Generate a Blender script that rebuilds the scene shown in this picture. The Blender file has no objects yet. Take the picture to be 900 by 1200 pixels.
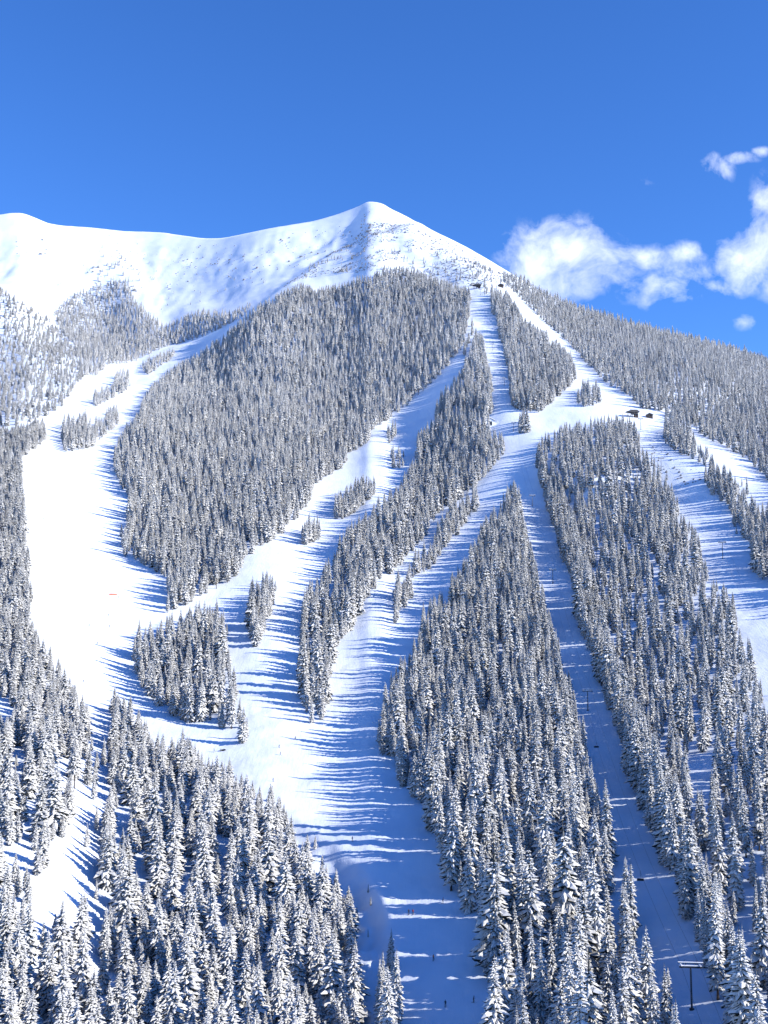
import bpy, bmesh, math, random
import numpy as np
from mathutils import Vector, Matrix, Quaternion
R = math.radians
rng = np.random.default_rng(11)
random.seed(5)
scene = bpy.context.scene
COL = scene.collection

# ------------------------------------------------------------------ tuning
SUN_EL, SUN_BEHIND = 24.5, 16.0          # sun: on the right, a little behind the camera
SUN_STR, SKY_STR, EXPOSURE = 4.3, 0.15, 0.97
F = 1287.0                               # focal length in units of a 900 x 1200 frame
PITCH = R(7.0)
SC = 1.4                                 # metres per unit of the depth table
CAM = np.array([0.0, 0.0, 108.0])

# ------------------------------------------------------------------ camera frame
cp, sp = math.cos(PITCH), math.sin(PITCH)
AX_F = np.array([0, cp, sp]); AX_U = np.array([0, -sp, cp]); AX_R = np.array([1.0, 0, 0])

def rays(u, v):
    u = np.asarray(u, float); v = np.asarray(v, float)
    return (AX_F + ((u - 450) / F)[..., None] * AX_R + ((600 - v) / F)[..., None] * AX_U)

def project(p):
    q = np.asarray(p, float) - CAM
    d = q @ AX_F
    return 450 + F * (q @ AX_R) / d, 600 - F * (q @ AX_U) / d, d

def pchip(xs, ys, x):
    xs = np.asarray(xs, float); ys = np.asarray(ys, float)
    h = np.diff(xs); dl = np.diff(ys, axis=0)
    hh = h.reshape((-1,) + (1,) * (ys.ndim - 1)); dl = dl / hh
    m = np.zeros_like(ys)
    if len(xs) > 2:
        w1 = 2 * hh[1:] + hh[:-1]; w2 = hh[1:] + 2 * hh[:-1]
        a, b = dl[:-1], dl[1:]
        ok = (a * b) > 0
        with np.errstate(divide='ignore', invalid='ignore'):
            mm = (w1 + w2) / (w1 / np.where(ok, a, 1) + w2 / np.where(ok, b, 1))
        m[1:-1] = np.where(ok, mm, 0)
    m[0] = dl[0]; m[-1] = dl[-1]
    x = np.clip(x, xs[0], xs[-1])
    k = np.clip(np.searchsorted(xs, x) - 1, 0, len(h) - 1)
    t = (x - xs[k]) / h[k]
    if ys.ndim > 1:
        t = t[..., None]
        hk = h[k][..., None]
    else:
        hk = h[k]
    return ((2*t**3 - 3*t**2 + 1) * ys[k] + (t**3 - 2*t**2 + t) * hk * m[k]
            + (-2*t**3 + 3*t**2) * ys[k+1] + (t**3 - t**2) * hk * m[k+1])

# ------------------------------------------------------------------ noise
def _hash(ix, iy, s):
    n = (ix.astype(np.int64) * 374761393 + iy.astype(np.int64) * 668265263 + s * 974711) & 0x7fffffff
    n = ((n ^ (n >> 13)) * 1274126177) & 0x7fffffff
    return ((n ^ (n >> 16)) & 0xffff) / 65535.0

def vnoise(x, y, s=0):
    ix, iy = np.floor(x), np.floor(y)
    fx, fy = x - ix, y - iy
    fx = fx*fx*fx*(fx*(fx*6-15)+10); fy = fy*fy*fy*(fy*(fy*6-15)+10)
    a = _hash(ix, iy, s); b = _hash(ix+1, iy, s); c = _hash(ix, iy+1, s); d = _hash(ix+1, iy+1, s)
    return (a*(1-fx)+b*fx)*(1-fy) + (c*(1-fx)+d*fx)*fy - 0.5

def fbm(x, y, s=0, o=4):
    r = 0; a = 1.0
    for k in range(o):
        r = r + a * vnoise(x, y, s+k*17); x = x*2.03+5.1; y = y*2.03+1.7; a *= 0.5
    return r

# ------------------------------------------------------------------ the mountain
SKY_U = [-1900,-900,-400,-150,0,20,60,100,140,180,250,300,320,355,373,407,420,434,447,457,480,500,520,553,587,600,640,700,760,820,900,1050,1400,1900,2700]
SKY_V = [560,430,330,265,251,249,262,268,270.5,271.5,279,271,267,261,257,246.5,241.5,236,238.5,244,255.5,266.5,276,293,313,321,345,369,386,402,423,462,560,640,700]
def skyline(u):
    return pchip(SKY_U, SKY_V, np.asarray(u, float))

NEAR = [(1400,150),(1800,95),(3000,45)]
BASE = [(500,1080),(600,790),(700,600),(850,430),(1000,300),(1190,217)]
def _low(k, y0=480):
    return [(y, d*k) for y, d in BASE if y > y0]
COLS = {
 -60: (2120, [(325,1930),(346,1760),(400,1530)] + _low(.91)),
 0:   (2120, [(322,1940),(345,1770),(400,1550)] + _low(.93)),
 70:  (2130, [(345,1900),(385,1750),(430,1400)] + _low(.965)),
 170: (2150, [(340,1930),(385,1760),(420,1550),(470,1260)] + _low(1.005)),
 300: (2015, [(316,1840),(342,1740),(362,1610),(450,1275)] + _low(1.005)),
 440: (1985, [(290,1770),(318,1632),(400,1360)] + _low(.995)),
 600: (1750, [(345,1500),(400,1270),(480,1000),(510,930),(560,830)] + _low(.962, 580)),
 690: (1680, [(420,1230),(480,980),(515,890),(560,780)] + _low(.94, 580)),
 750: (1650, [(420,1230),(490,960),(530,840)] + _low(.922, 580)),
 830: (1700, [(430,1240),(500,960),(545,785)] + _low(.892, 580)),
 900: (1750, [(460,1250),(510,950),(570,735)] + _low(.868, 590)),
 980: (1800, [(480,1250),(520,920),(580,700)] + _low(.845, 600)),
}
CU = sorted(COLS)
S_GRID = np.concatenate([np.linspace(0, 1, 260), np.linspace(1.01, 4.0, 60)])
def _colprof(u):
    d0, pts = COLS[u]
    S = float(skyline(u)); L = 1200 - S
    k = pts[-1][1] / 215.0
    allp = [(S, d0)] + pts + [(y, d * k) for y, d in NEAR]
    return pchip([(y - S) / L for y, _ in allp], [math.log(d) for _, d in allp], S_GRID)
LOGD = np.stack([_colprof(u) for u in CU])          # columns x s

def depth(u, v):
    u = np.asarray(u, float); v = np.asarray(v, float)
    S = skyline(u)
    s = np.clip((v - S) / (1200 - S), 0, 3.99)
    uu = np.clip(u, CU[0], CU[-1])
    fs = np.interp(s, S_GRID, np.arange(len(S_GRID)))
    i = np.clip(fs.astype(int), 0, len(S_GRID) - 2); t = fs - i
    k = np.clip(np.searchsorted(CU, uu) - 1, 0, len(CU) - 2)
    cu = np.array(CU, float)
    h = cu[1:] - cu[:-1]
    def col(j):
        j = np.clip(j, 0, len(CU) - 1)
        return LOGD[j, i] * (1 - t) + LOGD[j, i + 1] * t
    p0, p1, p2, p3 = col(k-1), col(k), col(k+1), col(k+2)
    km, kp = np.clip(k-1, 0, len(h)-1), np.clip(k+1, 0, len(h)-1)
    m1 = 0.5 * ((p1-p0)/h[km] + (p2-p1)/h[k]); m2 = 0.5 * ((p2-p1)/h[k] + (p3-p2)/h[kp])
    w = (uu - cu[k]) / h[k]
    r = ((2*w**3-3*w**2+1)*p1 + (w**3-2*w**2+w)*h[k]*m1 + (-2*w**3+3*w**2)*p2 + (w**3-w**2)*h[k]*m2)
    return np.exp(r) * SC

def smooth(e0, e1, x):
    t = np.clip((x - e0) / (e1 - e0), 0, 1); return t*t*(3-2*t)

def side_dist(poly, u, v):
    """signed distance (pixels of the 900x1200 map) to a polyline; positive on its right-hand side"""
    best = np.full(np.shape(u), 1e9); sg = np.ones(np.shape(u)); al = np.zeros(np.shape(u))
    n = len(poly) - 1
    for i in range(n):
        (x0, y0), (x1, y1) = poly[i], poly[i+1]
        dx, dy = x1-x0, y1-y0; L2 = dx*dx+dy*dy
        t = np.clip(((u-x0)*dx + (v-y0)*dy)/L2, 0, 1)
        d = np.hypot(u-x0-t*dx, v-y0-t*dy)
        s = np.sign(dx*(v-y0) - dy*(u-x0))
        m = d < best
        best = np.where(m, d, best); sg = np.where(m, s, sg); al = np.where(m, (i+t)/n, al)
    return best*np.where(sg == 0, 1, sg), al

BANK = [(300,922),(345,955),(395,990),(432,1022),(455,1062),(466,1110),(466,1260)]
SPUR = [(505,264),(470,270),(430,283),(390,305),(345,336),(290,372),(235,404)]
SPUR2 = [(440,250),(405,278),(350,312),(300,345)]
RIB = [(60,268),(120,300),(150,345),(165,380)]

def ground(u, v):
    u = np.asarray(u, float); v = np.asarray(v, float)
    D = depth(u, v)
    P = CAM + rays(u, v) * D[..., None]
    x, y = P[..., 0], P[..., 1]
    # rolling ground
    far = smooth(1500*SC, 2000*SC, D)
    dz = 1.6*fbm(x/70, y/70, 3, 3) + 0.6*fbm(x/14, y/14, 9, 3) + 0.22*fbm(x/4.2, y/4.2, 19, 2)
    dz = dz + far*(5*fbm(x/150, y/150, 21, 4) - 6*np.abs(fbm(x/75, y/240, 61, 3)) - 3*np.abs(fbm(x/26, y/110, 67, 3))) + smooth(900*SC, 1500*SC, D)*(5*fbm(x/60, y/60, 31, 4))
    dz = dz*(.25 + .75*smooth(2, 30, v - skyline(u)))
    # bank of the main run: snow falls away to the trees on its lower left side
    sd, al = side_dist(BANK, u, v)
    dz = dz - (4.6 + 3*fbm(x/9, y/9, 51, 3))*smooth(0, 26, sd)*smooth(0.02, 0.35, al)*smooth(140, 60, np.abs(sd))*smooth(1400,1230,v)
    # spur below the summit with a steep left flank, and gentler ribs in the bowl
    dz = dz + 7*smooth(134, 50, u)*smooth(835, 920, v)*smooth(1260, 1110, v)
    sd, al = side_dist(SPUR, u, v)
    dz = dz + 13*smooth(9, -4, sd)*smooth(75, 15, -sd)*smooth(0, .12, al)*smooth(1, .75, al)
    sd, al = side_dist(SPUR2, u, v)
    dz = dz + 7*smooth(10, -3, sd)*smooth(45, 10, -sd)*smooth(0, .15, al)*smooth(1, .7, al)
    sd, al = side_dist(RIB, u, v)
    dz = dz + 16*smooth(40, 0, np.abs(sd))*smooth(0, .3, al)
    P = P.copy(); P[..., 2] += dz
    return P

def G(u, v):
    return ground(np.array([float(u)]), np.array([float(v)]))[0]

# ------------------------------------------------------------------ object helpers
def tag(o, label=None, cat=None, group=None, kind=None):
    if label: o['label'] = label
    if cat: o['category'] = cat
    if group: o['group'] = group
    if kind: o['kind'] = kind
    return o

def empty(name, loc, rz=0.0, scale=1.0):
    o = bpy.data.objects.new(name, None); COL.objects.link(o)
    o.location = loc; o.rotation_euler = (0, 0, rz); o.scale = (scale,)*3
    o.empty_display_size = 0.5
    return o

def link(name, me, parent=None):
    o = bpy.data.objects.new(name, me); COL.objects.link(o)
    if parent: o.parent = parent
    return o

class MB:
    def __init__(self): self.bm = bmesh.new()
    def box(self, c, s, rot=None, bevel=0):
        m = Matrix.Translation(c) @ (rot.to_4x4() if rot is not None else Matrix()) @ Matrix.Diagonal((*s, 1))
        r = bmesh.ops.create_cube(self.bm, size=1, matrix=m)
        if bevel:
            es = list({e for v in r['verts'] for e in v.link_edges})
            bmesh.ops.bevel(self.bm, geom=es, offset=bevel, segments=2, affect='EDGES', profile=.6)
        return self
    def rod(self, a, b, r0, r1=None, n=10):
        a, b = Vector(a), Vector(b); d = b-a
        q = Vector((0,0,1)).rotation_difference(d.normalized())
        m = Matrix.Translation((a+b)/2) @ q.to_matrix().to_4x4()
        bmesh.ops.create_cone(self.bm, cap_ends=True, segments=n, radius1=r0, radius2=r0 if r1 is None else r1, depth=d.length, matrix=m)
        return self
    def path(self, pts, r, n=8):
        for a, b in zip(pts[:-1], pts[1:]): self.rod(a, b, r, n=n)
        return self
    def ball(self, c, s):
        m = Matrix.Translation(c) @ Matrix.Diagonal((*s, 1))
        bmesh.ops.create_uvsphere(self.bm, u_segments=14, v_segments=10, radius=1, matrix=m); return self
    def prism(self, prof, y0, y1):
        """profile in x,z extruded along y"""
        a = [self.bm.verts.new((x, y0, z)) for x, z in prof]; b = [self.bm.verts.new((x, y1, z)) for x, z in prof]
        n = len(prof)
        self.bm.faces.new(a); self.bm.faces.new(b[::-1])
        for i in range(n): self.bm.faces.new((a[i], b[i], b[(i+1) % n], a[(i+1) % n]))
        bmesh.ops.recalc_face_normals(self.bm, faces=self.bm.faces[:]); return self
    def mesh(self, name, mat, smooth_=False):
        me = bpy.data.meshes.new(name); self.bm.to_mesh(me); self.bm.free()
        for m in (mat if isinstance(mat, (list, tuple)) else [mat]): me.materials.append(m)
        if smooth_: me.polygons.foreach_set('use_smooth', [True]*len(me.polygons))
        return me
    def build(self, name, mat, parent=None, smooth_=False):
        return link(name, self.mesh(name, mat, smooth_), parent)

# ------------------------------------------------------------------ materials
def newmat(name):
    m = bpy.data.materials.new(name); m.use_nodes = True
    nt = m.node_tree; return m, nt, nt.nodes['Principled BSDF']

def plain(name, col, rough=.6, var=.25, scale=6.0, metal=0.0):
    m, nt, b = newmat(name)
    tc = nt.nodes.new('ShaderNodeTexCoord'); nz = nt.nodes.new('ShaderNodeTexNoise')
    nz.inputs['Scale'].default_value = scale; nz.inputs['Detail'].default_value = 4
    nt.links.new(tc.outputs['Object'], nz.inputs['Vector'])
    mx = nt.nodes.new('ShaderNodeMix'); mx.data_type = 'RGBA'
    mx.inputs[6].default_value = (*[c*(1-var) for c in col], 1); mx.inputs[7].default_value = (*[min(1, c*(1+var)) for c in col], 1)
    nt.links.new(nz.outputs['Fac'], mx.inputs[0]); nt.links.new(mx.outputs[2], b.inputs['Base Color'])
    b.inputs['Roughness'].default_value = rough; b.inputs['Metallic'].default_value = metal
    return m

def math_node(nt, op, a, b=None, c=None, clamp=False):
    n = nt.nodes.new('ShaderNodeMath'); n.operation = op; n.use_clamp = clamp
    for i, x in enumerate((a, b, c)):
        if x is None: continue
        if isinstance(x, (int, float)): n.inputs[i].default_value = x
        else: nt.links.new(x, n.inputs[i])
    return n.outputs[0]

def maprange(nt, x, a, b, c=0.0, d=1.0, interp='SMOOTHSTEP'):
    n = nt.nodes.new('ShaderNodeMapRange'); n.interpolation_type = interp
    nt.links.new(x, n.inputs[0])
    for i, q in enumerate((a, b, c, d)): n.inputs[i+1].default_value = q
    return n.outputs[0]

def noise(nt, vec, scale, detail=4.0, rough=.55, dim='3D'):
    n = nt.nodes.new('ShaderNodeTexNoise'); n.noise_dimensions = dim
    n.inputs['Scale'].default_value = scale; n.inputs['Detail'].default_value = detail; n.inputs['Roughness'].default_value = rough
    nt.links.new(vec, n.inputs['Vector']); return n.outputs['Fac']

def snow_ground():
    m, nt, b = newmat('packed_snow')
    tc = nt.nodes.new('ShaderNodeTexCoord'); pos = tc.outputs['Object']
    n1 = noise(nt, pos, 0.02, 5); n2 = noise(nt, pos, 0.3, 3, .55)
    # ski tracks and grooming run mostly down the slope (along y)
    mp = nt.nodes.new('ShaderNodeMapping'); mp.inputs['Scale'].default_value = (1.0, 0.12, 0.3)
    nt.links.new(pos, mp.inputs['Vector'])
    n3 = noise(nt, mp.outputs['Vector'], 0.6, 3, .6)
    mx = nt.nodes.new('ShaderNodeMix'); mx.data_type = 'RGBA'
    mx.inputs[6].default_value = (.68, .735, .82, 1); mx.inputs[7].default_value = (.76, .80, .86, 1)
    nt.links.new(maprange(nt, n1, .35, .6), mx.inputs[0])
    nt.links.new(mx.outputs[2], b.inputs['Base Color'])
    b.inputs['Roughness'].default_value = .75; b.inputs['Specular IOR Level'].default_value = .15
    h = math_node(nt, 'ADD', math_node(nt, 'MULTIPLY', n2, 1.0), math_node(nt, 'MULTIPLY', n3, .9))
    bp = nt.nodes.new('ShaderNodeBump'); bp.inputs['Strength'].default_value = .4; bp.inputs['Distance'].default_value = .35
    nt.links.new(h, bp.inputs['Height']); nt.links.new(bp.outputs['Normal'], b.inputs['Normal'])
    return m

def crown_mat():
    m, nt, b = newmat('snow_laden_needles')
    geo = nt.nodes.new('ShaderNodeNewGeometry'); tc = nt.nodes.new('ShaderNodeTexCoord'); oi = nt.nodes.new('ShaderNodeObjectInfo')
    sx = nt.nodes.new('ShaderNodeSeparateXYZ'); nt.links.new(geo.outputs['Normal'], sx.inputs[0])
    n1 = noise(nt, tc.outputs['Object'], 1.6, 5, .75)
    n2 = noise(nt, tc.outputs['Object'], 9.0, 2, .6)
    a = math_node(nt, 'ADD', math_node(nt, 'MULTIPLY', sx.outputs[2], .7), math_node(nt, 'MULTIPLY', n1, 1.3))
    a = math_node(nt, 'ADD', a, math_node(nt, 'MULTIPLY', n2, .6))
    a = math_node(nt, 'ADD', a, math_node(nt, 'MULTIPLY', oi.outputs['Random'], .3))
    # rime is thicker high on the mountain
    lz = nt.nodes.new('ShaderNodeSeparateXYZ'); nt.links.new(oi.outputs['Location'], lz.inputs[0])
    high = maprange(nt, lz.outputs[2], 110, 560, 0, 1, 'LINEAR')
    a = math_node(nt, 'ADD', a, math_node(nt, 'MULTIPLY', high, .24))
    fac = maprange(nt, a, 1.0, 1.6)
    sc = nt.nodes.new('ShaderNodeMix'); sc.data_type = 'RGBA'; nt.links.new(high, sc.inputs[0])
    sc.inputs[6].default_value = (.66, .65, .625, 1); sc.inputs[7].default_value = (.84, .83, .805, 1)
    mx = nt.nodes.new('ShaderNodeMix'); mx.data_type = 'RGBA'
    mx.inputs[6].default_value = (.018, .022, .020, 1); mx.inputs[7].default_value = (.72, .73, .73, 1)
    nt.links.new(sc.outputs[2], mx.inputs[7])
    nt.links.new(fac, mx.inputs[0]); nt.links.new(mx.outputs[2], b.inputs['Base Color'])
    b.inputs['Roughness'].default_value = .8; b.inputs['Specular IOR Level'].default_value = .12
    return m

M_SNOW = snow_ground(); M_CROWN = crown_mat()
M_BARK = plain('bark', (.055, .04, .032), .9, .4, 8)
M_STEEL = plain('dark_steel', (.035, .038, .045), .5, .2)
M_GALV = plain('galvanised_steel', (.32, .33, .35), .5, .15)
M_CAP = plain('fresh_snow', (.88, .89, .91), .8, .03, 3)
M_WOOD = plain('weathered_boards', (.09, .06, .045), .8, .35, 9)
M_ROOF = plain('dark_roof_sheet', (.03, .03, .035), .6, .2)
M_GLASS = plain('dark_window_glass', (.02, .025, .035), .15, .1)
M_ORANGE = plain('orange_netting', (.75, .13, .05), .7, .1)
M_RUBBER = plain('black_rubber', (.015, .015, .017), .7, .2)
M_ROCK = plain('frosted_rock', (.22, .22, .225), .9, .6, .6)
M_SKIN = plain('skin', (.5, .3, .22), .6, .05)

# ------------------------------------------------------------------ terrain mesh
def build_terrain():
    us = np.concatenate([np.linspace(-2600, -700, 60), np.linspace(-680, -80, 46), np.arange(-72, 974, 2.6), np.linspace(980, 1580, 46), np.linspace(1620, 3400, 55)])
    S = skyline(us)
    tv = np.concatenate([np.arange(0, 0.08, 0.0016), np.arange(0.08, 1.04, 0.0026)])
    t2 = np.concatenate([np.geomspace(1.045, 3.6, 50)])
    T = np.concatenate([tv, t2])
    U = np.repeat(us[None, :], len(T), 0); V = S[None, :] + T[:, None]*(1200 - S)[None, :]
    P = ground(U, V)
    # the far side of every skyline falls away behind it
    back = []
    base = P[0].copy(); hdir = base - CAM; hdir[:, 2] = 0; hdir /= np.linalg.norm(hdir, axis=1)[:, None]
    for t in [6, 16, 34, 70, 140, 260, 480, 900, 1500]:
        b = base + hdir*t; b[:, 2] = base[:, 2] - 0.1*t - 0.42*np.maximum(0, t-12)
        b[:, 2] += 0.05*t*fbm(b[:, 0]/120, b[:, 1]/120, 5, 3)
        back.append(np.maximum(b, np.array([-1e9, -1e9, 10.0])))
    # feet of the terrain run on under the camera
    P = np.concatenate([np.stack(back[::-1]), P], 0)
    n, k = P.shape[:2]
    idx = np.arange(n*k).reshape(n, k)
    q = np.stack([idx[:-1, :-1], idx[1:, :-1], idx[1:, 1:], idx[:-1, 1:]], -1).reshape(-1, 4)
    me = bpy.data.meshes.new('mountainside')
    me.from_pydata(P.reshape(-1, 3).tolist(), [], q.tolist())
    me.polygons.foreach_set('use_smooth', [True]*len(me.polygons)); me.materials.append(M_SNOW); me.update()
    o = link('mountain', me)
    tag(o, 'snow covered mountain with a pointed summit and white ski runs', 'mountain', kind='structure')
    g = MB()
    bmesh.ops.create_grid(g.bm, x_segments=8, y_segments=8, size=30000, matrix=Matrix.Translation((0, 0, -6)))
    o = g.build('ground', M_SNOW)
    tag(o, 'flat snowfield reaching from the foot of the mountain to the horizon', 'ground', kind='structure')
build_terrain()

# ------------------------------------------------------------------ stands of trees (outlines on the 900 x 1200 map)
# name: (phrase, outline, min spacing in m, mean height in m, tip test)
STANDS = [
 ('central left forest', [(300,363),(350,340),(377,325),(410,317),(413,328),(433,325),(450,313),(487,315),(507,320),(540,333),(550,338),(551,367),(547,387),(540,410),(520,435),(500,455),(473,480),(437,503),(430,520),(410,532),(400,550),(367,570),(363,590),(343,612),(320,634),(300,642),(277,677),(257,690),(233,702),(200,720),(193,717),(195,690),(197,680),(173,663),(147,653),(142,637),(140,617),(158,592),(143,573),(133,550),(133,523),(140,510),(147,497),(160,484),(170,460),(180,447),(200,430),(233,413),(260,393),(283,377)], 5.6, 22, .8),
 ('small teardrop stand', [(163,733),(155,753),(157,773),(160,790),(170,813),(190,833),(213,847),(253,855),(280,859),(283,873),(297,872),(295,850),(283,827),(277,800),(270,767),(267,737),(260,710),(253,703),(240,708),(213,719),(187,727)], 4.9, 20, .75),
 ('diagonal strip between runs', [(558,387),(550,410),(538,437),(513,462),(510,493),(490,507),(488,540),(477,550),(467,570),(447,587),(423,607),(400,627),(393,650),(377,670),(360,690),(353,717),(350,750),(347,783),(353,817),(360,849),(380,849),(383,810),(393,773),(407,750),(423,715),(443,685),(467,665),(500,629),(513,602),(533,589),(560,569),(577,549),(593,529),(590,510),(563,499),(577,483),(577,445),(570,415),(566,392)], 5.6, 23, .7),
 ('central wedge stand', [(604,560),(585,590),(563,617),(557,637),(537,663),(520,690),(497,710),(493,743),(477,767),(457,793),(447,833),(443,860),(447,887),(460,900),(473,927),(497,950),(505,989),(517,1005),(525,1047),(547,1061),(553,1075),(564,1078),(564,1130),(572,1167),(580,1172),(577,1330),(840,1330),(800,1200),(786,1161),(775,1139),(756,1117),(747,1094),(742,1047),(733,1017),(717,1010),(715,950),(710,933),(697,913),(692,887),(688,853),(677,840),(673,800),(660,777),(650,737),(640,700),(630,667),(620,630),(613,600)], 4.9, 23, .75),
 ('right hand stand', [(627,545),(637,583),(650,617),(657,650),(670,677),(677,713),(680,743),(697,773),(703,803),(717,840),(733,880),(737,910),(750,937),(760,967),(767,997),(778,1013),(794,1033),(797,1055),(803,1085),(814,1102),(822,1130),(830,1155),(842,1182),(855,1188),(880,1330),(940,1330),(895,1180),(870,1120),(845,1060),(815,990),(790,930),(765,870),(735,800),(712,740),(690,660),(670,600),(650,540)], 3.8, 24, .6),
 ('right hand stand', [(627,540),(633,510),(657,500),(680,493),(700,490),(733,487),(747,500),(757,527),(780,547),(793,577),(797,600),(813,612),(820,630),(827,657),(833,680),(853,683),(863,703),(867,740),(883,747),(890,787),(900,833),(1010,850),(1080,1330),(880,1330),(850,1200),(855,1188),(842,1182),(830,1155),(822,1130),(814,1102),(803,1085),(797,1055),(794,1033),(778,1013),(767,997),(760,967),(750,937),(737,910),(733,880),(717,840),(703,803),(697,773),(680,743),(677,713),(670,677),(657,650),(650,617),(637,583)], 5.9, 20.5, .75),
 ('upper wedge stand', [(575,338),(595,341),(602,353),(613,370),(630,383),(643,391),(657,403),(670,416),(673,427),(677,430),(673,447),(653,467),(633,484),(612,482),(600,475),(597,440),(592,417),(587,397),(583,377),(577,367)], 4.9, 23, .7),
 ('upper tuft beside the upper run', [(679,450),(700,446),(708,467),(705,472),(680,479),(675,465)], 6, 20, .6),
 ('skyline forest', [(590,320),(605,322),(640,336),(700,358),(760,374),(820,390),(900,410),(1050,440),(1050,650),(900,562),(883,545),(860,529),(830,515),(813,500),(787,497),(777,484),(750,478),(740,465),(710,449),(687,425),(667,402),(640,379),(620,359),(600,341),(590,330)], 5.6, 17.5, .5),
 ('right hand strip', [(780,487),(810,500),(817,520),(843,537),(843,547),(827,547),(800,535),(777,519)], 5.2, 20, .6),
 ('right hand strip', [(827,540),(847,543),(880,580),(887,593),(910,592),(980,640),(980,720),(900,684),(883,672),(883,637),(863,625),(857,602),(840,585),(827,569)], 5.2, 20, .7),
 ('left edge forest', [(-140,440),(0,500),(27,497),(50,490),(55,513),(37,530),(23,540),(25,567),(28,593),(28,627),(35,650),(35,683),(37,720),(42,735),(57,757),(73,777),(90,807),(103,833),(110,843),(100,867),(97,887),(93,912),(88,940),(85,967),(75,1000),(66,1040),(52,1085),(-180,1100)], 4.7, 15.8, .75),
 ('lower left forest', [(133,812),(157,830),(170,845),(187,865),(197,878),(213,858),(230,878),(253,891),(277,905),(300,925),(323,926),(343,966),(361,980),(378,992),(397,1017),(417,1025),(428,1061),(430,1089),(417,1114),(419,1144),(417,1158),(425,1192),(425,1340),(-200,1340),(-200,1080),(50,1085),(66,1090),(97,1074),(133,1063),(122,1040),(110,1014),(116,997),(122,975),(120,940),(118,900),(126,870),(131,850)], 4.4, 16.2, .7),
 ('bottom edge clump', [(454,1090),(442,1122),(433,1172),(428,1330),(472,1330),(468,1144),(464,1111)], 5.5, 24, .75),
 ('bank below the main run', [(345,968),(400,1003),(440,1048),(458,1085),(430,1095),(428,1055),(395,1016)], 15.5, 5.5, .2),
 ('lower left glade', [(104,858),(130,852),(128,900),(122,955),(120,975),(113,998),(108,1014),(118,1040),(128,1060),(97,1070),(62,1084),(78,1035),(84,1005),(88,962)], 15.2, 11, .2),
 ('left hillside', [(-140,300),(0,336),(20,351),(57,371),(67,385),(93,415),(100,440),(87,453),(73,477),(50,490),(27,497),(0,500),(-140,440)], 9.0, 14, .5),
 ('bowl treeline', [(63,363),(90,342),(113,335),(140,333),(150,337),(157,357),(173,373),(193,383),(233,363),(267,367),(300,353),(283,373),(233,397),(200,403),(173,417),(143,427),(127,427),(113,440),(100,440),(87,407),(70,387)], 6.4, 17, .5),
 ('bowl treeline', [(90,342),(113,327),(140,300),(167,327),(157,357),(140,340)], 20, 10, .3),
 ('left run clump', [(73,493),(100,485),(102,500),(120,490),(133,476),(140,481),(138,497),(117,517),(107,525),(77,530),(72,517)], 6, 20, .5),
 ('left run clump', [(107,467),(133,452),(137,440),(150,437),(153,453),(140,463),(110,479)], 6.5, 19, .3),
 ('left run clump', [(163,430),(187,416),(207,411),(200,423),(173,439)], 6.5, 18, .3),
 ('mid run clump', [(290,690),(313,672),(325,681),(322,697),(318,717),(307,750),(300,760),(293,742)], 5, 21, .6),
 ('mid run clump', [(353,618),(373,615),(375,633),(355,640)], 4.5, 19, .4),
 ('mid run clump', [(393,591),(417,571),(440,565),(442,577),(427,592),(410,605),(393,612)], 5, 19, .3),
 ('mid run clump', [(453,501),(463,498),(465,514),(455,522)], 5, 18, .5),
 ('mid run clump', [(458,528),(473,531),(475,549),(460,549)], 5, 18, .5),
 ('thin strip between runs', [(533,598),(557,585),(562,593),(547,612),(533,632),(523,639),(507,665),(483,679),(483,699),(463,735),(460,727),(463,697),(480,680),(487,663),(507,647),(513,627)], 4.6, 18, .2),
 ('thin strip between runs', [(553,565),(560,565),(560,592),(554,592)], 6.5, 22, .5),
 ('junction clump', [(608,488),(618,484),(620,508),(609,509)], 5.5, 21, .5),
 ('upper run clump', [(538,400),(552,372),(556,385),(545,420)], 9, 18, .5),
 ('upper run clump', [(566,330),(577,332),(575,350),(568,350)], 9, 15, .5),
 ('right run clump', [(860,560),(880,570),(884,590),(868,585)], 9, 15, .3),
 ('summit treeline', [(545,300),(575,315),(600,341),(575,340),(548,334),(500,316),(450,309),(410,312),(380,320),(350,335),(360,318),(430,300),(520,296)], 15.5, 10, .3),
 ('summit slope', [(430,275),(530,285),(590,322),(560,332),(430,320),(370,322)], 34, 6, .3),
 ('bowl slope', [(20,262),(300,285),(330,330),(250,350),(190,375),(60,350),(10,300)], 55, 6, .3),
]
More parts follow.
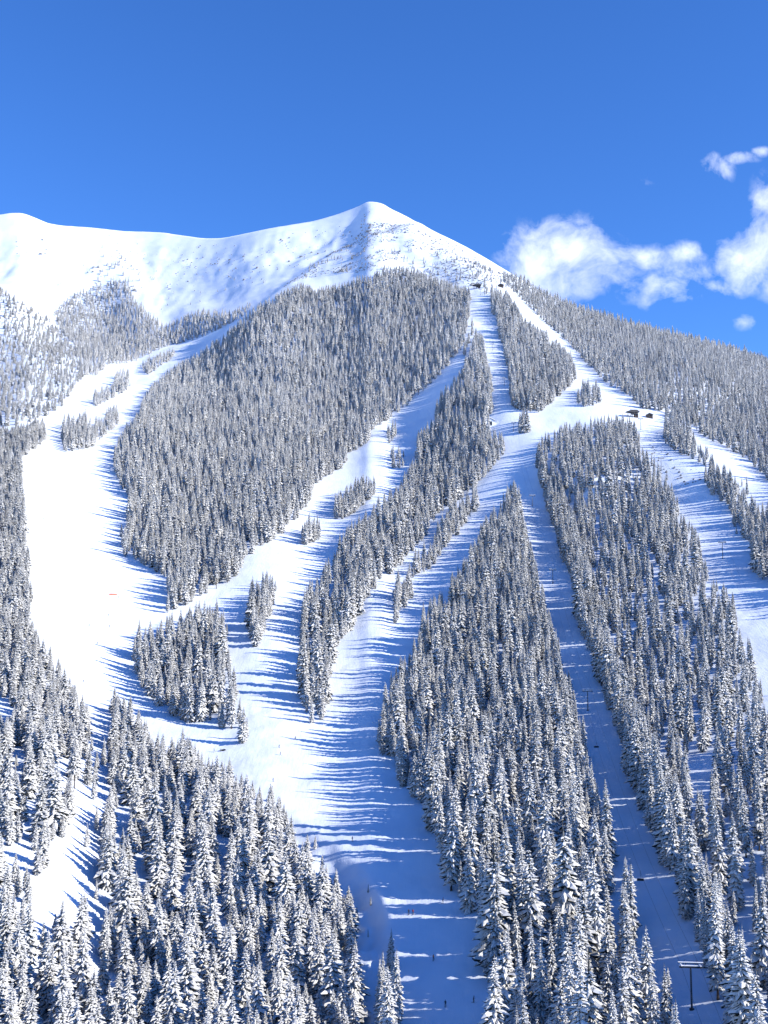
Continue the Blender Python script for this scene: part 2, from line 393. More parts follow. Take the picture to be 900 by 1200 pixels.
CLEAR = [
 [(320,335),(333,331),(413,326),(414,333),(395,338),(372,345)],
 [(0,815),(17,833),(13,848),(0,848),(-40,830)],
 [(88,962),(120,975),(113,998),(108,1014),(118,1040),(128,1060),(97,1070),(62,1084),(70,1070),(78,1035),(84,1005)],
 [(104,858),(130,852),(128,900),(122,955),(90,965),(96,915)],
 [(130,950),(161,955),(150,972),(133,969)],
 [(15,1020),(34,1012),(36,1036),(18,1044)],
 [(10,890),(30,884),(34,902),(14,910)],
 [(250,985),(268,982),(270,1002),(252,1006)],
 [(120,1140),(140,1134),(144,1158),(124,1162)],
 [(60,1010),(80,1000),(74,1040),(50,1080),(40,1070)],
 [(176,930),(196,938),(190,958),(174,950)],
 [(100,1105),(122,1100),(118,1128),(102,1130)],
 [(205,1008),(225,1016),(222,1036),(208,1030)],
 [(150,1090),(166,1095),(160,1120),(150,1112)],
 [(36,1100),(60,1098),(58,1118),(40,1116)],
 [(60,905),(78,900),(82,925),(66,930)],
 [(150,1010),(172,1004),(178,1024),(160,1034)],
 [(310,1045),(330,1040),(330,1062),(312,1062)],
 [(350,1125),(372,1118),(372,1140),(352,1140)],
 [(215,930),(232,936),(228,952),(214,946)],
 [(22,960),(44,955),(50,975),(30,985)],
]
SPARSE = [([(400,300),(560,300),(560,342),(500,328),(400,330)], .55), ([(300,345),(400,312),(400,332),(310,378)], .6),
          ([(580,300),(620,315),(660,340),(650,360),(600,345)], .35), ([(640,320),(690,345),(690,375),(650,360)], .7),
          ([(118,850),(150,850),(165,1000),(112,1000)], .6),
          ([(690,640),(800,640),(835,700),(800,765),(725,790),(708,720)], .3),
          ([(790,875),(880,845),(880,915),(800,915)], .15),
          ([(760,800),(800,790),(835,870),(780,890)], .35), ([(780,920),(860,910),(880,980),(820,990)], .5), ([(800,1020),(860,1000),(900,1090),(850,1120)], .6),
          ([(470,830),(520,810),(560,870),(520,930),(480,900)], .8),
          ([(580,1090),(720,1080),(740,1200),(600,1200)], .7),
          ([(780,950),(900,930),(900,1200),(860,1200)], .75),
          ([(20,930),(250,930),(250,1100),(20,1100)], .75),
          ([(350,690),(420,690),(400,800),(350,800)], .75)]

def inside(poly, u, v):
    r = np.zeros(u.shape, bool); n = len(poly)
    for i in range(n):
        x0, y0 = poly[i]; x1, y1 = poly[(i+1) % n]
        if y0 == y1: continue
        c = (y0 > v) != (y1 > v)
        r ^= c & (u < (x1-x0)*(v-y0)/(y1-y0) + x0)
    return r

def scatter():
    """tree feet: (x, y, z, height, stand, u, v, depth)"""
    hu, hv = 4.0, 3.0
    us = np.arange(-200, 1080, hu); vs = np.arange(296, 1340, hv)
    U, V = np.meshgrid(us, vs)
    P = ground(np.concatenate([U, U[-1:]], 0)[:, :], np.concatenate([V, V[-1:] + hv], 0))
    P = np.concatenate([P, P[:, -1:] + (P[:, -1:]-P[:, -2:-1])], 1)
    e1 = P[:-1, 1:] - P[:-1, :-1]; e2 = P[1:, :-1] - P[:-1, :-1]
    area = np.abs(e1[..., 0]*e2[..., 1] - e1[..., 1]*e2[..., 0])
    out = []; cells = {}
    cs = 8.0
    below = V > skyline(U) - 1
    for si, (nm, poly, md, H, tt) in enumerate(STANDS):
        xs = [p[0] for p in poly]; ys = [p[1] for p in poly]
        m = (U > min(xs)-hu) & (U < max(xs)+hu) & (V > min(ys)-hv) & (V < max(ys)+hv) & below
        lam = np.where(m, np.minimum(area*2.6/(md*md), 14), 0)
        cnt = rng.poisson(lam)
        ii = np.repeat(np.arange(U.size), cnt.ravel())
        u = U.ravel()[ii] + rng.random(len(ii))*hu; v = V.ravel()[ii] + rng.random(len(ii))*hv
        hgt = H*np.clip(rng.normal(1.0, .25, len(ii)), .45, 1.6)
        small = rng.random(len(ii)) < .16; hgt[small] *= .58
        D = depth(u, v); ph = hgt*F/D
        ok = inside(poly, u, v) & inside(poly, u, v - ph*tt)
        ok &= inside(poly, u + ph*.09, v - ph*.1) | inside(poly, u - ph*.09, v - ph*.1)
        ok &= v > skyline(u) + 1
        for c in ([] if nm == 'lower left glade' else CLEAR):
            for q in (0, .35, .7): ok &= ~inside(c, u, v - ph*q)
        for c, f in SPARSE: ok &= ~(inside(c, u, v) & (rng.random(len(u)) > f))
        # natural thin spots
        u, v, hgt = u[ok], v[ok], hgt[ok]
        p = ground(u, v)
        thin = fbm(p[:, 0]/45, p[:, 1]/45, 77, 2)
        keep = rng.random(len(u)) < np.clip(1.15 + 1.1*np.minimum(thin, .15), .45, 1)
        u, v, hgt, p = u[keep], v[keep], hgt[keep], p[keep]
        cap = 2600 if md > 15 else 10**9
        for k in rng.permutation(len(u))[:cap*6]:
            x, y = p[k, 0], p[k, 1]; cx, cy = int(x//cs), int(y//cs)
            lim = md*(.72 + .28*hgt[k]/H)
            if md <= 15:
                bad = False; r_ = int(lim//cs) + 1
                for a in range(cx-r_, cx+r_+1):
                    for b in range(cy-r_, cy+r_+1):
                        for (qx, qy) in cells.get((a, b), ()):
                            if (qx-x)**2 + (qy-y)**2 < lim*lim: bad = True; break
                        if bad: break
                    if bad: break
                if bad: continue
            elif rng.random() > .6: continue
            cells.setdefault((cx, cy), []).append((x, y))
            out.append((x, y, p[k, 2], hgt[k], si, u[k], v[k]))
    return np.array(out)

TREES = scatter()
tu, tvv, td = project(TREES[:, :3])
print('TREES', len(TREES))

# ------------------------------------------------------------------ tree models
def crown_mesh(seed, H=20.0, width=.15, gap=0.0, top=1.0):
    r = random.Random(seed)
    V, Fc = [], []
    R0 = H*width; powr = r.uniform(.58, .85)
    zb = H*(.05 + gap)
    nW = 52
    for w in range(nW):
        t = (w + r.uniform(-.3, .3))/nW
        t = max(0.0, min(.985, t))
        z = zb + (H*.985 - zb)*t**.92
        if z > H*top: continue
        prof = (1-t)**powr*min(1.0, .62 + t*3.0)
        prof *= r.uniform(.68, 1.2)
        nb = max(5, int(round(12*(1-t)+4)))
        off = r.random()*6.28
        for k in range(nb):
            if r.random() < .07: continue
            an = off + 6.283*k/nb + r.uniform(-.25, .25)
            L = R0*prof*r.choice((.5, .7, .85, 1.0, 1.1, 1.25))*r.uniform(.8, 1.1) + .1
            droop = r.uniform(.35, .85)*(.5 + .6*(1-t))
            wd = max(.1, L*r.uniform(.14, .26))
            ca, sa = math.cos(an), math.sin(an)
            st = [(0.12, .5), (.42, 1.0), (.75, .8), (1.0, .12)]
            base = len(V)
            for s, ww in st:
                rad = L*s
                zz = z + .15*L*s - droop*L*s*s + r.uniform(-.06, .06)*L
                hw = wd*ww*r.uniform(.8, 1.2); drop = hw*r.uniform(.45, .8)
                th = hw*.25
                jx = r.uniform(-.08, .08)*L
                cx, cy = ca*rad - sa*jx, sa*rad + ca*jx
                V.append((cx, cy, zz + th))
                V.append((cx - sa*hw, cy + ca*hw, zz - drop))
                V.append((cx + sa*hw, cy - ca*hw, zz - drop*r.uniform(.7, 1.3)))
                # hanging needles under each side
                V.append((cx - sa*hw*.7 + ca*.05*L, cy + ca*hw*.7, zz - drop - hw*r.uniform(.3, .9)))
                V.append((cx + sa*hw*.7 + ca*.05*L, cy - ca*hw*.7, zz - drop - hw*r.uniform(.3, .9)))
            for j in range(3):
                a = base + 5*j; b = a + 5
                Fc += [(a, b, b+1, a+1), (b, a, a+2, b+2), (a+1, b+1, b+3, a+3), (b+2, a+2, a+4, b+4)]
    # leader
    b = len(V)
    V += [(.10, 0, H*.95), (-.06, .09, H*.95), (-.06, -.09, H*.95), (0, 0, H*1.02)]
    Fc += [(b, b+1, b+3), (b+1, b+2, b+3), (b+2, b, b+3)]
    # inner mass of needles close to the stem keeps the sky from showing straight through
    b = len(V); n = 7
    rings = 9
    for i in range(rings):
        t = i/(rings-1); z = zb + (H*.93-zb)*t
        for k in range(n):
            a = 6.283*k/n + i*.4
            rr = R0*.42*(1-t)**.9*r.uniform(.7, 1.2) + .05
            V.append((math.cos(a)*rr, math.sin(a)*rr, z + r.uniform(-.3, .3)))
    for i in range(rings-1):
        for k in range(n):
            a0 = b+i*n+k; a1 = b+i*n+(k+1) % n
            Fc.append((a0, a1, a1+n, a0+n))
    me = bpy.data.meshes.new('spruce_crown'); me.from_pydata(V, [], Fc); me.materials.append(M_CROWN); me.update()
    return me

def trunk_mesh(H=20.0, seed=0):
    r = random.Random(seed); V, Fc = [], []; n = 7
    rings = [(-1.2, .30), (0.0, .27), (.6, .22), (H*.3, .17), (H*.65, .1), (H*.97, .025)]
    for z, rad in rings:
        ox, oy = r.uniform(-.04, .04), r.uniform(-.04, .04)
        for k in range(n):
            a = 6.283*k/n; V.append((ox+math.cos(a)*rad, oy+math.sin(a)*rad, z))
    for i in range(len(rings)-1):
        for k in range(n):
            a0 = i*n+k; a1 = i*n+(k+1) % n; Fc.append((a0, a1, a1+n, a0+n))
    # dead twigs low on the stem
    for k in range(10):
        z = H*r.uniform(.03, .2); a = r.random()*6.283; L = r.uniform(.5, 1.3)
        b = len(V); ca, sa = math.cos(a), math.sin(a)
        V += [(ca*.1, sa*.1, z+.03), (ca*.1, sa*.1, z-.03), (ca*L, sa*L, z-.25*L)]
        Fc.append((b, b+1, b+2))
    me = bpy.data.meshes.new('spruce_trunk'); me.from_pydata(V, [], Fc); me.materials.append(M_BARK); me.update()
    return me

VARS = []
for k, (wd, gap) in enumerate([(.128, 0), (.145, 0), (.108, .03), (.16, 0), (.13, .05), (.118, .01), (.15, .02), (.1, .06), (.115, .3), (.15, .02)]):
    VARS.append((crown_mesh(100+k, 20, wd, gap, .84 if k == 9 else 1.0), trunk_mesh(20, k)))
SLIM = [k for k, v in enumerate((.128, .145, .108, .16, .13, .118, .15, .1, .115, .15)) if v < .12]

N = len(TREES)
var = rng.integers(0, 8, N)
leftish = np.array([STANDS[int(s)][0] in ('lower left forest', 'left edge forest', 'left hillside') for s in TREES[:, 4]])
centre = np.array([STANDS[int(s)][0] in ('central wedge stand', 'right hand stand', 'bottom edge clump') for s in TREES[:, 4]])
var = np.where(leftish, rng.choice([0, 1, 3, 4, 6], N), var)
var = np.where(centre & (rng.random(N) < .6), rng.choice([2, 5, 7, 0], N), var)
odd = rng.random(N)
var = np.where(odd < .025, 8, np.where(odd < .06, 9, var))     # now and then a bare lower stem or a broken top
rot = rng.random(N)*6.283
fat = np.clip(rng.normal(1.0, .1, N), .75, 1.3)
fat = np.where(leftish, fat*1.3, fat)
sz = TREES[:, 3]/20.0

# ---- which trees show largest: paint them far to near on a coarse map and count what stays visible
def visible():
    Wm, Hm = 450, 600
    ids = np.full((Hm, Wm), -1, np.int32)
    for k in np.argsort(-td):
        h = TREES[k, 3]*F/td[k]
        u0, v0 = tu[k]/2, tvv[k]/2; hp = h/2; hw = hp*.15*fat[k]*1.1
        if u0 < -20 or u0 > Wm+20 or v0 - hp > Hm or v0 < 0: continue
        for yy in range(max(0, int(v0-hp)), min(Hm, int(v0)+1)):
            w_ = hw*(yy-(v0-hp))/max(hp, .5)
            a = max(0, int(u0-w_+.5)); b = min(Wm, int(u0+w_+.5)+1)
            if a < b: ids[yy, a:b] = k
    c = np.bincount(ids[ids >= 0], minlength=N)
    return c
VIS = visible()
order = np.argsort(-VIS)
N_IND = 296
ind = order[:N_IND]
indset = set(int(i) for i in ind)

STAND_WORDS = {'central left forest': 'central left forest'}
used = {}
def tree_label(k):
    nm = STANDS[int(TREES[k, 4])][0]
    h = TREES[k, 3]
    w = ('towering' if h > 30 else 'tall' if h > 25 else 'middling' if h > 19 else 'short')
    g = 'slender' if (0.15*fat[k] < .14 or var[k] in SLIM) else 'broad'
    x = tu[k]/9; y = max(0, (tvv[k] - h*F/td[k])/12)
    s = f'{w} {g} snow-laden spruce in the {nm}, tip {x:.0f}% across, {y:.0f}% down photo'
    if s in used: s = f'{w} {g} snow-laden spruce in the {nm}, at {x:.1f}% across, {y:.1f}% down'
    used[s] = 1
    return s
first = {}
for k in ind:
    k = int(k)
    e = empty('spruce_tree', TREES[k, :3], rot[k])
    e.rotation_euler = (rng.normal(0, .022), rng.normal(0, .022), rot[k])
    s = sz[k]; e.scale = (s*fat[k], s*fat[k], s)
    tag(e, tree_label(k), 'tree', 'snow laden spruces on the slopes')
    c = link('crown', VARS[var[k]][0], e); t = link('trunk', VARS[var[k]][1], e)
    first.setdefault(int(var[k]), (c, t))
for vk in range(len(VARS)):
    if vk not in first: first[vk] = first[next(iter(first))]

# ---- the rest of the forest: one object
def build_forest():
    rest = np.array([i for i in range(N) if i not in indset])
    me = bpy.data.meshes.new('forest_points')
    me.from_pydata(TREES[rest, :3].tolist(), [], [])
    def attr(nm, typ, data, key):
        a = me.attributes.new(nm, typ, 'POINT'); a.data.foreach_set(key, np.ascontiguousarray(data).ravel())
    attr('rot', 'FLOAT_VECTOR', np.stack([rng.normal(0, .02, len(rest)), rng.normal(0, .02, len(rest)), rot[rest]], 1).astype(np.float32), 'vector')
    attr('scl', 'FLOAT_VECTOR', np.stack([sz[rest]*fat[rest], sz[rest]*fat[rest], sz[rest]], 1).astype(np.float32), 'vector')
    attr('var', 'INT', var[rest].astype(np.int32), 'value')
    o = link('spruce_forest', me)
    tag(o, 'dense forest of small snow covered spruces filling the slopes between the runs', 'forest', kind='stuff')
    ng = bpy.data.node_groups.new('forest', 'GeometryNodeTree')
    ng.interface.new_socket('Geometry', in_out='INPUT', socket_type='NodeSocketGeometry')
    ng.interface.new_socket('Geometry', in_out='OUTPUT', socket_type='NodeSocketGeometry')
    nd, lk = ng.nodes, ng.links
    gi, go = nd.new('NodeGroupInput'), nd.new('NodeGroupOutput')
    allj = nd.new('GeometryNodeJoinGeometry')
    ginst = []
    for vk in range(len(VARS)):
        j = nd.new('GeometryNodeJoinGeometry')
        for ob in first[vk]:
            oi = nd.new('GeometryNodeObjectInfo'); oi.inputs['Object'].default_value = ob; oi.transform_space = 'ORIGINAL'
            lk.new(oi.outputs['Geometry'], j.inputs[0])
        g2i = nd.new('GeometryNodeGeometryToInstance'); lk.new(j.outputs[0], g2i.inputs[0]); ginst.append(g2i)
    for g2i in reversed(ginst): lk.new(g2i.outputs[0], allj.inputs[0])
    iop = nd.new('GeometryNodeInstanceOnPoints')
    m2p = nd.new('GeometryNodeMeshToPoints'); lk.new(gi.outputs[0], m2p.inputs[0]); lk.new(m2p.outputs[0], iop.inputs['Points'])
    lk.new(allj.outputs[0], iop.inputs['Instance']); iop.inputs['Pick Instance'].default_value = True
    def named(nm, typ):
        n = nd.new('GeometryNodeInputNamedAttribute'); n.data_type = typ; n.inputs['Name'].default_value = nm; return n.outputs['Attribute']
    lk.new(named('var', 'INT'), iop.inputs['Instance Index'])
    e2r = nd.new('FunctionNodeEulerToRotation'); lk.new(named('rot', 'FLOAT_VECTOR'), e2r.inputs[0]); lk.new(e2r.outputs[0], iop.inputs['Rotation'])
    lk.new(named('scl', 'FLOAT_VECTOR'), iop.inputs['Scale'])
    lk.new(iop.outputs[0], go.inputs[0])
    md = o.modifiers.new('forest', 'NODES'); md.node_group = ng
build_forest()


# ------------------------------------------------------------------ chairlifts
def tower_parts(H, arm, big=False):
    """meshes of one lift tower; crossarm along x"""
    P = {}
    m = MB(); m.rod((0,0,-1.5), (0,0,H-.2), .28, .2, 14); m.rod((0,0,-1.2), (0,0,.35), .6, .6, 14); P['pole'] = m.mesh('tower_pole', M_STEEL)
    m = MB(); m.box((0,0,H), (arm+.9, .38, .42), bevel=.04)
    for s in (-1, 1): m.box((s*arm*.25,0,H+.55), (.12,.12,.8)); 
    m.box((0,0,H+.98), (arm+1.5, .16, .16))
    for s in (-1, 1): m.rod((s*arm*.42,0,H+.2), (s*arm*.3,0,H+1.75), .06, .05, 8)
    P['crossarm'] = m.mesh('tower_crossarm', M_STEEL)
    for k, s in enumerate((-1, 1)):
        m = MB(); m.box((s*arm/2,0,H+.36), (.16, 2.6, .2), bevel=.03)
        for y in (-1.05,-.35,.35,1.05): m.rod((s*arm/2-.09,y,H+.16), (s*arm/2+.09,y,H+.16), .22, n=14)
        for y in (-1.3, 1.3): m.box((s*arm/2 + s*.32, y*.9, H+.1), (.5, .06, .06))
        P['sheave_train%d' % k] = m.mesh('sheave_train', M_STEEL)
    m = MB()
    for s in (-.17, .17): m.rod((s,-.42,.8), (s,-.32,H-.3), .025, n=6)
    z = 1.0
    while z < H-.5: m.rod((-.17,-.41,z), (.17,-.41,z), .02, n=5); z += .45
    P['ladder'] = m.mesh('tower_ladder', M_GALV)
    m = MB(); m.box((0,0,H+.32), (arm+1.0,.46,.26), bevel=.1); m.box((0,0,H+1.15), (arm+1.6,.34,.22), bevel=.09)
    for s in (-1, 1): m.box((s*arm/2,0,H+.54), (.3,2.5,.18), bevel=.07)
    P['snow_cap'] = m.mesh('tower_snow', M_CAP)
    return P

def put_tower(P, loc, rz, label):
    e = empty('lift_tower', loc, rz); tag(e, label, 'lift tower', 'steel chairlift towers')
    for nm, me in P.items(): link('sheave_train' if nm.startswith('sheave') else nm, me, e)
    return e

def line_angle(a, b):
    return math.atan2(b[1]-a[1], b[0]-a[0]) - math.pi/2

def run_lift(spots, H, arm, labels, rope_label, ext):
    P = tower_parts(H, arm)
    pts = [G(u, v) for u, v in spots]
    for i, p in enumerate(pts):
        a = pts[max(0, i-1)]; b = pts[min(len(pts)-1, i+1)]
        put_tower(P, p, line_angle(a, b), labels[i])
    # haul rope, one loop that runs over both sheave trains of each tower
    lo = pts[0] + (pts[0]-pts[1])*ext; lo[2] = max(lo[2], pts[0][2]-14)
    tops = [lo + (0,0,H)] + [p + (0,0,H) for p in pts]
    m = MB(); sides = []
    for s in (-1, 1):
        path = []
        for i in range(len(tops)-1):
            a, b = Vector(tops[i]), Vector(tops[i+1])
            d = (b-a); n = Vector((d.y, -d.x, 0)).normalized()*s*arm/2
            L = d.length; k = 14
            for j in range(k + (i == len(tops)-2)):
                t = j/k; path.append(a.lerp(b, t) + n + Vector((0,0,.4 - L*.03*4*t*(1-t))))
        m.path(path, .03, 5); sides.append(path)
    m.path([sides[0][-1], sides[1][-1]], .03, 5); m.path([sides[0][0], sides[1][0]], .03, 5)
    o = m.build('haul_rope', M_STEEL); tag(o, rope_label, 'cable', 'haul ropes of the chairlifts')
    return pts, sides

LOW = [(811,1189),(689,833),(648,683),(624,592),(602,505),(591,452),(577,411),(563,347)]
LOW_LAB = ['snow capped steel lift tower at the bottom of the shaded lift corridor',
 'steel lift tower second up the shaded corridor below the chair line bend', 'thin lift tower third up the shaded corridor beside sunlit snow patches',
 'small lift tower high in the shaded corridor just below the junction', 'lift tower on the bright snow bench beside the junction clump',
 'tiny lift tower in the narrow upper corridor above the hut', 'tiny lift tower halfway up the narrow upper corridor', 'topmost lift tower just below the summit treeline station']
pts, sides = run_lift(LOW, 10.2, 4.6, LOW_LAB, 'thin steel haul rope strung over the towers of the long central lift', .5)

def chair_meshes():
    P = {}
    m = MB(); m.path([(0,0,0),(0,-.12,-.5),(0,-.75,-.9),(0,-.8,-2.1),(0,-.55,-2.35)], .045, 8); m.box((0,0,.02), (.16,.4,.14)); P['hanger'] = m.mesh('chair_hanger', M_STEEL)
    m = MB(); m.box((0,-.05,-3.0), (2.1,.52,.1), bevel=.04); P['seat'] = m.mesh('chair_seat', M_RUBBER)
    m = MB(); m.box((0,-.36,-2.62), (2.1,.09,.62), Matrix.Rotation(R(-10),3,'X'), bevel=.04); P['backrest'] = m.mesh('chair_backrest', M_RUBBER)
    m = MB()
    for s in (-1, 1): m.path([(s*1.08,.2,-3.0),(s*1.08,-.35,-3.0),(s*1.08,-.5,-2.3)], .035, 6); m.path([(s*1.08,-.4,-2.68),(s*1.08,.22,-2.68),(s*1.08,.2,-3.0)], .03, 6)
    m.path([(-1.08,-.5,-2.3),(1.08,-.5,-2.3)], .045, 6); P['frame'] = m.mesh('chair_frame', M_STEEL)
    m = MB()
    for s in (-1, 1): m.path([(s*.8,-.5,-2.3),(s*.8,.3,-2.35),(s*.8,.45,-2.75)], .022, 6)
    m.path([(-.8,.45,-2.75),(.8,.45,-2.75)], .025, 6); P['safety_bar'] = m.mesh('chair_safety_bar', M_GALV)
    return P
CP = chair_meshes()
def put_chair(v, side, label):
    path = sides[side]
    best = min(path, key=lambda p: abs(project(np.array(p))[1] - v))
    i = path.index(best); j = min(i+1, len(path)-1); a = path[max(0, j-1)]; b = path[j]
    lo, hi = project(np.array(path[max(0,i-1)]))[1], project(np.array(path[min(i+1,len(path)-1)]))[1]
    k0, k1 = max(0, i-1), min(i+1, len(path)-1)
    p = Vector(path[k0]).lerp(Vector(path[k1]), (v-lo)/(hi-lo) if abs(hi-lo) > 1e-6 else 0)
    e = empty('lift_chair', p, line_angle(a, b)); tag(e, label, 'lift chair', 'chairs on the central lift')
    for nm, me in CP.items(): link(nm, me, e)
put_chair(1022, 0, 'dark lift chair hanging over shaded snow between the two lowest towers')
put_chair(869, 0, 'small dark lift chair hanging just below the second tower of the corridor')

RIGHT = [(930,812),(847,655),(775,552),(751,503)]
run_lift(RIGHT, 12.5, 5.0, ['steel lift tower lowest on the far right slope outside the trees', 'slim lift tower on the striped shaded slope at the far right',
 'faint slim lift tower on the bench above the striped slope', 'twin armed lift tower just below the dark roofed lift station'], 'thin steel haul rope strung over the towers of the right hand lift', .4)

# ------------------------------------------------------------------ buildings
def station(loc, W, Dp, H, rz, label):
    e = empty('lift_station', loc, rz); tag(e, label, 'lift station')
    m = MB()
    for x in (-W*.42, -W*.1, W*.42):
        for y in (-Dp*.35, Dp*.35): m.rod((x,y,-3), (x,y,H*.62), .28, n=10)
    m.build('post', M_STEEL, e)
    m = MB(); m.prism([(-W*.62,H*.74),(-W*.15,H*.62),(W*.5,H*.62),(W*.56,H*.74),(W*.3,H*1.0),(-W*.1,H*.98)], -Dp*.5, Dp*.5); rf = m.build('roof', M_ROOF, e)
    m = MB(); m.box((-W*.0,0,H*1.03), (W*.46,Dp*.9,.5), bevel=.2); m.build('snow', M_CAP, rf)
    m = MB(); m.rod((0,0,H*.36), (0,0,H*.52), W*.13, n=24); m.build('bullwheel', M_STEEL, e)
    m = MB(); m.box((W*.3,0,H*.2), (W*.3,Dp*.5,H*.6), bevel=.05); b = m.build('cabin', M_WOOD, e)
    m = MB(); m.box((W*.3,-Dp*.26,H*.3), (W*.2,.12,H*.2), bevel=.02); m.build('window', M_GLASS, b)
    return e

def hut(name, loc, W, Dp, H, rz, label, wall, door='door', open_=False):
    e = empty(name, loc, rz); tag(e, label, 'hut')
    m = MB(); m.prism([(-W/2,-3),(W/2,-3),(W/2,H*.62),(0,H*.95),(-W/2,H*.62)], -Dp/2, Dp/2); m.build('wall', wall, e)
    m = MB(); t = .3
    m.prism([(-W*.58,H*.58),(0,H*.98),(W*.58,H*.58),(W*.58,H*.58+t),(0,H*.98+t),(-W*.58,H*.58+t)], -Dp*.58, Dp*.58); rf = m.build('roof', M_ROOF, e)
    m = MB(); m.prism([(-W*.56,H*.585+t),(0,H*.985+t),(W*.56,H*.585+t),(W*.56,H*.6+t+.6),(0,H*1.0+t+.75),(-W*.56,H*.6+t+.6)], -Dp*.56, Dp*.56); m.build('snow', M_CAP, rf)
    m = MB(); m.box((0 if open_ else -W*.2, -Dp/2-.06, H*.26), (W*(.4 if open_ else .2), .2, H*.56), bevel=.03); m.build(door, M_GLASS if open_ else M_STEEL, e)
    if not open_:
        m = MB(); m.box((W*.2, -Dp/2-.05, H*.34), (W*.26,.14,H*.22), bevel=.02); f = m.build('window', M_GLASS, e)
    return e
station(G(741.5,489), 14, 8, 8.5, .12, 'dark roofed open lift station on the bright bench at the right')
hut('ski_hut', G(761,489), 7.5, 6, 5.2, -.1, 'small brown hut beside the dark roofed lift station', M_WOOD)
hut('snowy_shelter', G(574,498), 11, 9, 9, .05, 'snow plastered shelter with a dark opening above the diagonal strip', M_CAP, 'doorway', True)
station(G(559,338), 14, 8, 8, 0, 'dark lift station at the top of the central lift near the treeline')
hut('patrol_hut', G(587,337), 10, 7, 6, -.15, 'low dark patrol hut at the head of the upper run', M_WOOD)

# ------------------------------------------------------------------ orange net, snowmobile
p0, p1 = G(128,698), G(137,698)
e = empty('safety_net', (p0+p1)/2, line_angle(p0, p1)+math.pi/2); tag(e, 'short orange safety net standing on the wide left run', 'safety net')
L = float(np.linalg.norm(p1-p0))
m = MB(); n = 12
for k in range(n): m.box((-L/2+L*(k+.5)/n, .03*math.sin(k), .75), (L/n*1.02,.05,1.0))
m.build('net', M_ORANGE, e)
for k in range(5):
    m = MB(); m.rod((-L/2+L*k/4,.06,-.4), (-L/2+L*k/4,.06,1.5), .05, n=8); m.build('post', M_STEEL, e)

e = empty('snowmobile', G(261,879), R(8)); tag(e, 'dark snowmobile parked below the small teardrop stand', 'snowmobile')
m = MB(); m.prism([(-.5,.35),(1.35,.35),(1.75,.55),(1.5,.8),(.75,1.05),(.1,.85),(-.5,.7)], -.38, .38); m.build('body', plain('black_cowling', (.02,.02,.03), .3, .1), e)
m = MB(); m.box((-.75,0,.82), (1.3,.38,.24), bevel=.08); m.box((-1.3,0,1.02), (.12,.36,.4), bevel=.05); m.build('seat', M_RUBBER, e)
m = MB(); m.prism([(-1.5,.05),(.5,.0),(.75,.3),(.5,.42),(-1.5,.42),(-1.7,.25)], -.25, .25); m.build('track', M_RUBBER, e)
m = MB(); m.prism([(.72,1.03),(.8,1.03),(.55,1.5),(.48,1.5)], -.3, .3); m.build('windshield', M_GLASS, e)
m = MB(); m.path([(.3,-.42,1.12),(.38,0,1.05),(.3,.42,1.12)], .03); m.rod((.38,0,1.05),(.5,0,.8),.03); m.build('handlebar', M_STEEL, e)
for s in (-1, 1):
    m = MB(); m.prism([(.7,.0),(1.6,.0),(1.95,.22),(1.9,.25),(1.58,.06),(.7,.06)], s*.5-.08, s*.5+.08); m.rod((1.2,s*.5,.05),(1.05,s*.3,.5),.035); m.build('ski', M_STEEL, e)

# ------------------------------------------------------------------ skiers
def body_mesh(pose):
    """one continuous figure grown over a skeleton; faces x = right, y = ahead"""
    J = {'pelvis':((0,-.12,.86),.15),'spine':((0,-.04,1.05),.145),'chest':((0,.05,1.28),.165),'neck':((0,.09,1.46),.062),'jaw':((0,.13,1.55),.085),'head':((0,.12,1.66),.1),'nose':((0,.235,1.60),.022)}
    for s, n in ((-1,'l'),(1,'r')):
        J['hip'+n] = ((s*.1,-.1,.8),.11); J['knee'+n] = ((s*.13,.1,.47),.075); J['ankle'+n] = ((s*.13,-.04,.12),.062); J['toe'+n] = ((s*.13,.16,.06),.05)
        J['shoulder'+n] = ((s*.19,.05,1.38),.075); J['elbow'+n] = ((s*.3,.05+pose*.05,1.12),.055); J['wrist'+n] = ((s*.27,.3,1.05+s*pose*.04),.042); J['palm'+n] = ((s*.26,.38,1.05+s*pose*.04),.045)
        for k in range(4): J['finger%d%s' % (k, n)] = ((s*(.225+.025*k),.45-.01*abs(k-1.4),1.02+s*pose*.04),.012)
        J['thumb'+n] = ((s*.215,.41,1.07+s*pose*.04),.013)
    names = list(J); ix = {n: i for i, n in enumerate(names)}
    E = [('pelvis','spine'),('spine','chest'),('chest','neck'),('neck','jaw'),('jaw','head'),('jaw','nose')]
    for n in 'lr':
        E += [('pelvis','hip'+n),('hip'+n,'knee'+n),('knee'+n,'ankle'+n),('ankle'+n,'toe'+n),('chest','shoulder'+n),('shoulder'+n,'elbow'+n),('elbow'+n,'wrist'+n),('wrist'+n,'palm'+n),('palm'+n,'thumb'+n)]
        E += [('palm'+n,'finger%d%s' % (k, n)) for k in range(4)]
    me = bpy.data.meshes.new('skier_skeleton'); me.from_pydata([J[n][0] for n in names], [(ix[a], ix[b]) for a, b in E], [])
    ob = bpy.data.objects.new('skier_skeleton', me); COL.objects.link(ob)
    ob.modifiers.new('skin', 'SKIN'); ss = ob.modifiers.new('sub', 'SUBSURF'); ss.levels = 1; ss.render_levels = 1
    for i, n in enumerate(names): me.skin_vertices[0].data[i].radius = (J[n][1], J[n][1])
    me.skin_vertices[0].data[0].use_root = True
    dg = bpy.context.evaluated_depsgraph_get()
    r = bpy.data.meshes.new_from_object(ob.evaluated_get(dg)); r.name = 'skier_body'
    bpy.data.objects.remove(ob)
    return r

